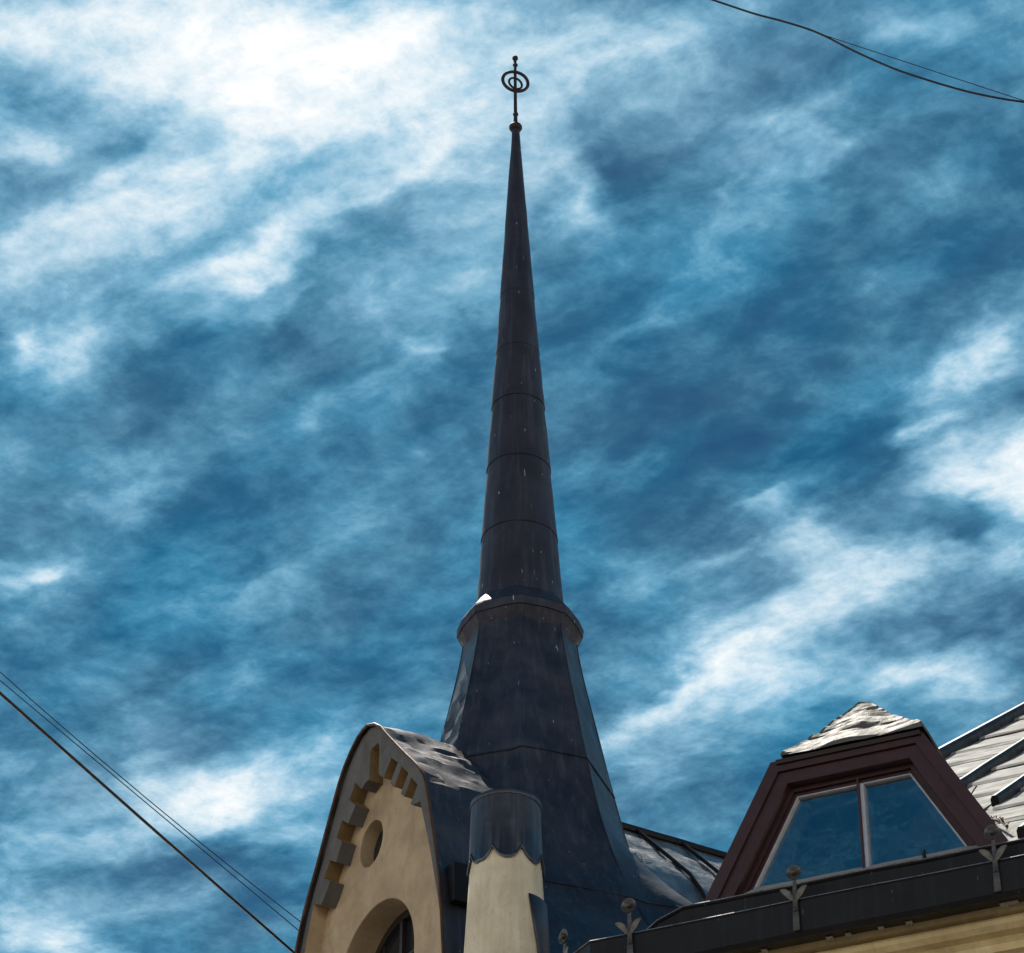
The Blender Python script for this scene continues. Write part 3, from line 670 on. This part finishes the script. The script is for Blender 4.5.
bm = bmesh.new()                                                    # boxed end of the valley gutter against the gable
sweep(bm, [(.12, 1.86), (.12, 1.44), (-.6, 1.44), (-.6, 1.86)], FG, GA - 1.50, GA - 1.69)
mk('valley_box', bm, 'gutter', gr, bevel=.01)

# ------------------------------------------------------------ round shaft beside the gable
CH = FG(1.43, 0, 0)
bm = bmesh.new(); lathe(bm, CH, [(.44, 12.5), (.415, 15.6), (.385, 16.5), (.346, 17.2), (.322, 17.6), (.312, 18.05)], 64)
shaft = mk('chimney_shaft', bm, 'shaft', bld, smooth=True); shaft['label'] = 'round pale plaster shaft with a scalloped metal cap'
for p in shaft.data.polygons:
    if len(p.vertices) > 4: p.use_smooth = False
bm = bmesh.new(); n = 192; cam_a = -math.pi / 2
cols = []
for k in range(n):
    a = 2 * math.pi * k / n; ph = ((a - cam_a) / (2 * math.pi) * 8 + .45) % 1.0
    zl = 17.355 + .125 * (abs(ph - .5) * 2) ** 2.4 + crumple((math.cos(a), math.sin(a), 0), .012, 3)
    cs, sn = math.cos(a), math.sin(a); cc = []
    for (r, z) in ((.338, zl + .012), (.358, zl), (.362, zl + .02), (.346, zl + .045), (.336, 17.75), (.326, 18.05), (.334, 18.055), (.338, 18.075), (.332, 18.10), (.28, 18.105)):
        cc.append(bm.verts.new((CH.x + r * cs, CH.y + r * sn, z)))
    cols.append(cc)
for k in range(n):
    A, Bq = cols[k], cols[(k + 1) % n]
    for i in range(len(A) - 1): bm.faces.new((A[i], Bq[i], Bq[i + 1], A[i + 1]))
bm.faces.new([c[-1] for c in cols])
cap = mk('shaft_cap', bm, 'zinc', shaft, smooth=True)
e4 = cap.modifiers.new('edge', 'EDGE_SPLIT'); e4.split_angle = R(40)
bm = bmesh.new(); rows = []                                         # sheet wrapped round the foot of the shaft
for j in range(9):
    z = 14.6 + (17.0 - 14.6) * j / 8; row = []
    r = .385 + (16.5 - z) * .033 + .016 if z < 16.5 else .385 - (z - 16.5) * .047 + .016
    for k in range(25):
        a0 = cam_a + R(34 + (17.0 - z) * 22); a1 = cam_a + R(170); a = a0 + (a1 - a0) * k / 24
        row.append(bm.verts.new((CH.x + r * math.cos(a), CH.y + r * math.sin(a), z + (.03 * (k / 24) if j == 8 else 0))))
    rows.append(row)
for a, b in zip(rows, rows[1:]):
    for k in range(24): bm.faces.new((a[k], a[k + 1], b[k + 1], b[k]))
fl = mk('flashing', bm, 'zinc', shaft, smooth=True); s5 = fl.modifiers.new('solid', 'SOLIDIFY'); s5.thickness = .012; s5.offset = 0

# ------------------------------------------------------------ dormer
DC = 2.25
def FD(u, off, z): return FM(u + .09, off + .30, z - .18)
def trap(ht, zt, hb, zb, c=DC): return [(c - hb, zb), (c + hb, zb), (c + ht, zt), (c - ht, zt)]
def inset(ht, zt, d, zb, slope=.535):                               # the dormer outline moved inwards by d
    t = zt - d; k = ht - d * 1.134 + d * slope
    return trap(k, t, k + (t - zb) * slope, zb)
OUT = (.69, 1.76)
zb = .20
lo = inset(*OUT, 0, zb); l1 = inset(*OUT, .10, zb); l2 = inset(*OUT, .20, zb); l3 = inset(*OUT, .255, zb); l4 = inset(*OUT, .28, zb); l5 = inset(*OUT, .292, zb)
bm = bmesh.new(); plate(bm, [lo, inset(*OUT, .215, zb)], FD, -.80, -.60)
dorm = mk('dormer', bm, 'red', bld, bevel=.006); dorm['label'] = 'burgundy dormer with two slanted panes'
bm = bmesh.new(); plate(bm, [inset(*OUT, -.015, zb), inset(*OUT, .095, zb)], FD, -.62, -.57); mk('outer_trim', bm, 'red', dorm, bevel=.008)
bm = bmesh.new(); plate(bm, [inset(*OUT, .213, zb), l3], FD, -.84, -.70); mk('inner_frame', bm, 'red', dorm, bevel=.005)
bm = bmesh.new(); plate(bm, [l3, l4], FD, -.84, -.735); mk('sash', bm, 'red', dorm, bevel=.004)
ud = 2.315
bm = bmesh.new(); box(bm, FD, ud - .026, ud - .004, -.84, -.70, zb, OUT[1] - .25); mk('mullion', bm, 'red', dorm, bevel=.005)
bm = bmesh.new()
plate(bm, [l4, l5], FD, -.84, -.745)
box(bm, FD, ud - .003, ud + .030, -.82, -.725, zb, OUT[1] - .295)
mk('glazing_bead', bm, 'bead', dorm)
def clip_pane(side):
    k, t = l5[2][0] - DC, l5[2][1]; b = l5[1][0] - DC
    if side < 0: return [(DC - b, zb), (ud - .004, zb), (ud - .004, t), (DC - k, t)]
    return [(ud + .0, zb), (DC + b, zb), (DC + k, t), (ud + .004, t)]
for sd, lb in ((-1, 'left dormer pane, narrow at the top'), (1, 'right dormer pane')):
    bm = bmesh.new(); plate(bm, [clip_pane(sd)], FD, -.80, -.775); p = mk('window_pane', bm, 'glass', dorm); p['label'] = lb
bm = bmesh.new(); plate(bm, [inset(*OUT, .004, zb), inset(*OUT, .05, zb + .05)], FD, -1.30, -.81); plate(bm, [inset(*OUT, .004, zb)], FD, -3.4, -1.301)
mk('cheek', bm, 'zinc', dorm)
bm = bmesh.new(); plate(bm, [inset(*OUT, .06, zb + .06)], FD, -1.298, -1.27); mk('room', bm, 'room', dorm)
bm = bmesh.new(); plate(bm, [inset(*OUT, .215, zb), inset(*OUT, .355, zb)], FD, -.985, -.93); box(bm, FD, ud - .05, ud + .05, -.983, -.93, zb, OUT[1] - .30)
mk('inner_sash', bm, 'inner_sash', dorm)
# metal cap of the dormer: hipped front, ridge running back into the roof
def capmesh():
    bm = bmesh.new()
    eL, eR = Vector((DC - .57, -.50, 1.775)), Vector((DC + .73, -.50, 1.775))
    aL, aR = Vector((DC - .03, -1.26, 2.605)), Vector((DC + .05, -1.28, 2.605))
    kL, kR = Vector((DC - .78, -3.6, 1.70)), Vector((DC + .78, -3.6, 1.70)); ka, kb = Vector((DC - .03, -3.6, 2.62)), Vector((DC + .05, -3.6, 2.62))
    v = [bm.verts.new(p) for p in (eL, eR, aR, aL, kL, kR, kb, ka)]
    bm.faces.new((v[0], v[1], v[2], v[3])); bm.faces.new((v[0], v[3], v[7], v[4])); bm.faces.new((v[1], v[5], v[6], v[2])); bm.faces.new((v[3], v[2], v[6], v[7]))
    bmesh.ops.subdivide_edges(bm, edges=bm.edges[:], cuts=26, use_grid_fill=True)
    for q in bm.verts:
        u, o, z = q.co; t = max(0, min(1, (z - 1.76) / .9))
        d = crumple((u * .55 + z * .4, o * .5, z * 1.9), .012 + .020 * t, 3.0, 3)
        lapz = .018 * (1 - ((z - 1.76) / .30) % 1.0) if z > 1.78 else 0
        q.co = FD(u, o + .7 * d + lapz, z + .6 * d + lapz * .4 + (.02 * math.sin(u * 9) * (t > .02)))
    bmesh.ops.solidify(bm, geom=bm.faces[:], thickness=.02)
    return bm
mk('cap_roof', capmesh(), 'cap', dorm, smooth=False)
bm = bmesh.new(); sweep(bm, [(-.80, 1.73), (-.545, 1.73), (-.53, 1.765), (-.80, 1.765)], FD, DC - .64, DC + .69); mk('cap_fascia', bm, 'red_dark', dorm)

# small lichen-pale chips and clips under the gutter
for u, ln in ((1.52, .05), (2.10, .06), (2.27, .05), (2.56, .05), (2.80, .06), (3.62, .16)):
    bm = bmesh.new(); box(bm, FM, u, u + ln, -.185, -.10, -.347, -.336); mk('gutter_clip', bm, 'edge', gut)
bm = bmesh.new(); tube(bm, [FM(2.98, -.24, .30), FM(2.975, -.24, .385)], .018, 8); mk('snow_peg', bm, 'gutter', gut)

# ------------------------------------------------------------ overhead cables
def cable(pts, r, label, before=0, after=0):
    pts = [Vector(p) for p in pts]                                  # run the line on to where it is fixed across the street
    if before: d = (pts[0] - pts[1]).normalized(); d.z *= .5; pts = [pts[0] + d * before, pts[0] + d * before * .4] + pts
    if after: d = (pts[-1] - pts[-2]).normalized(); d.z *= .5; pts = pts + [pts[-1] + d * after * .4, pts[-1] + d * after]
    bm = bmesh.new(); tube(bm, pts, r, 8); o = mk('overhead_cable', bm, 'cable', smooth=True)
    o['label'] = label; o['category'] = 'cable'; o['group'] = 'overhead cables'; return o
def span(a, b, sag, n=24):
    a, b = Vector(a), Vector(b); return [a.lerp(b, i / n) - Z * sag * 4 * (i / n) * (1 - i / n) for i in range(n + 1)]
cable(span((-5.104, 18.302, 15.255), (-1.823, 30.427, 17.817)  , .02), .0135, 'thick black cable left of the gable, below two thin wires', before=22)
cable([(-7.842,27.920,22.796), (-7.264,28.277,22.349), (-6.683,28.624,21.908), (-6.102,28.958,21.476), (-5.519,29.282,21.052), (-4.936,29.595,20.636), (-4.352,29.898,20.230), (-3.767,30.191,19.833),
       (-3.183,30.475,19.446), (-2.598,30.749,19.069), (-2.014,31.015,18.702), (-1.429,31.272,18.346), (-0.870,31.521,18.000)], .0055, 'thin sagging wire, topmost of three lines running to the gable', before=25)
cable([(-7.787,27.935,22.364), (-7.226,28.291,22.023), (-6.659,28.638,21.673), (-6.087,28.974,21.313), (-5.511,29.301,20.944), (-4.933,29.618,20.568), (-4.351,29.925,20.185), (-3.768,30.223,19.796),
       (-3.183,30.511,19.401), (-2.598,30.791,19.001), (-2.012,31.062,18.596), (-1.427,31.324,18.188), (-0.847,31.579,17.800)], .0055, 'thin straight wire left of the gable, just above the thick cable', before=25)
def smooth_path(pts, n=6):
    pts = [Vector(p) for p in pts]; out = []
    for i in range(len(pts) - 1):
        p0, p1, p2, p3 = pts[max(i - 1, 0)], pts[i], pts[i + 1], pts[min(i + 2, len(pts) - 1)]
        for k in range(n):
            t = k / n; out.append(.5 * ((2 * p1) + (p2 - p0) * t + (2 * p0 - 5 * p1 + 4 * p2 - p3) * t * t + (3 * p1 - p0 - 3 * p2 + p3) * t ** 3))
    return out + [pts[-1]]
cable(smooth_path([(-.240, 18.060, 20.151), (.646, 17.839, 19.542), (1.445, 17.639, 18.960), (1.727, 17.568, 18.756), (1.904, 17.524, 18.646), (2.091, 17.477, 18.518), (2.217, 17.446, 18.410),
       (2.337, 17.416, 18.289), (2.465, 17.384, 18.168), (2.597, 17.351, 18.051), (2.730, 17.317, 17.944), (2.975, 17.256, 17.774), (3.197, 17.201, 17.638), (3.488, 17.128, 17.497), (4.032, 16.992, 17.281), (4.905, 16.774, 17.027)]),
      .0076, 'thick dark cable sagging below its wire in the sky right of the spire', before=14, after=25)
cable(span((2.090, 17.477, 18.510), (4.844, 16.789, 16.537), .0), .0030, 'thin straight wire above the thick sagging cable in the sky right of the spire', after=25)
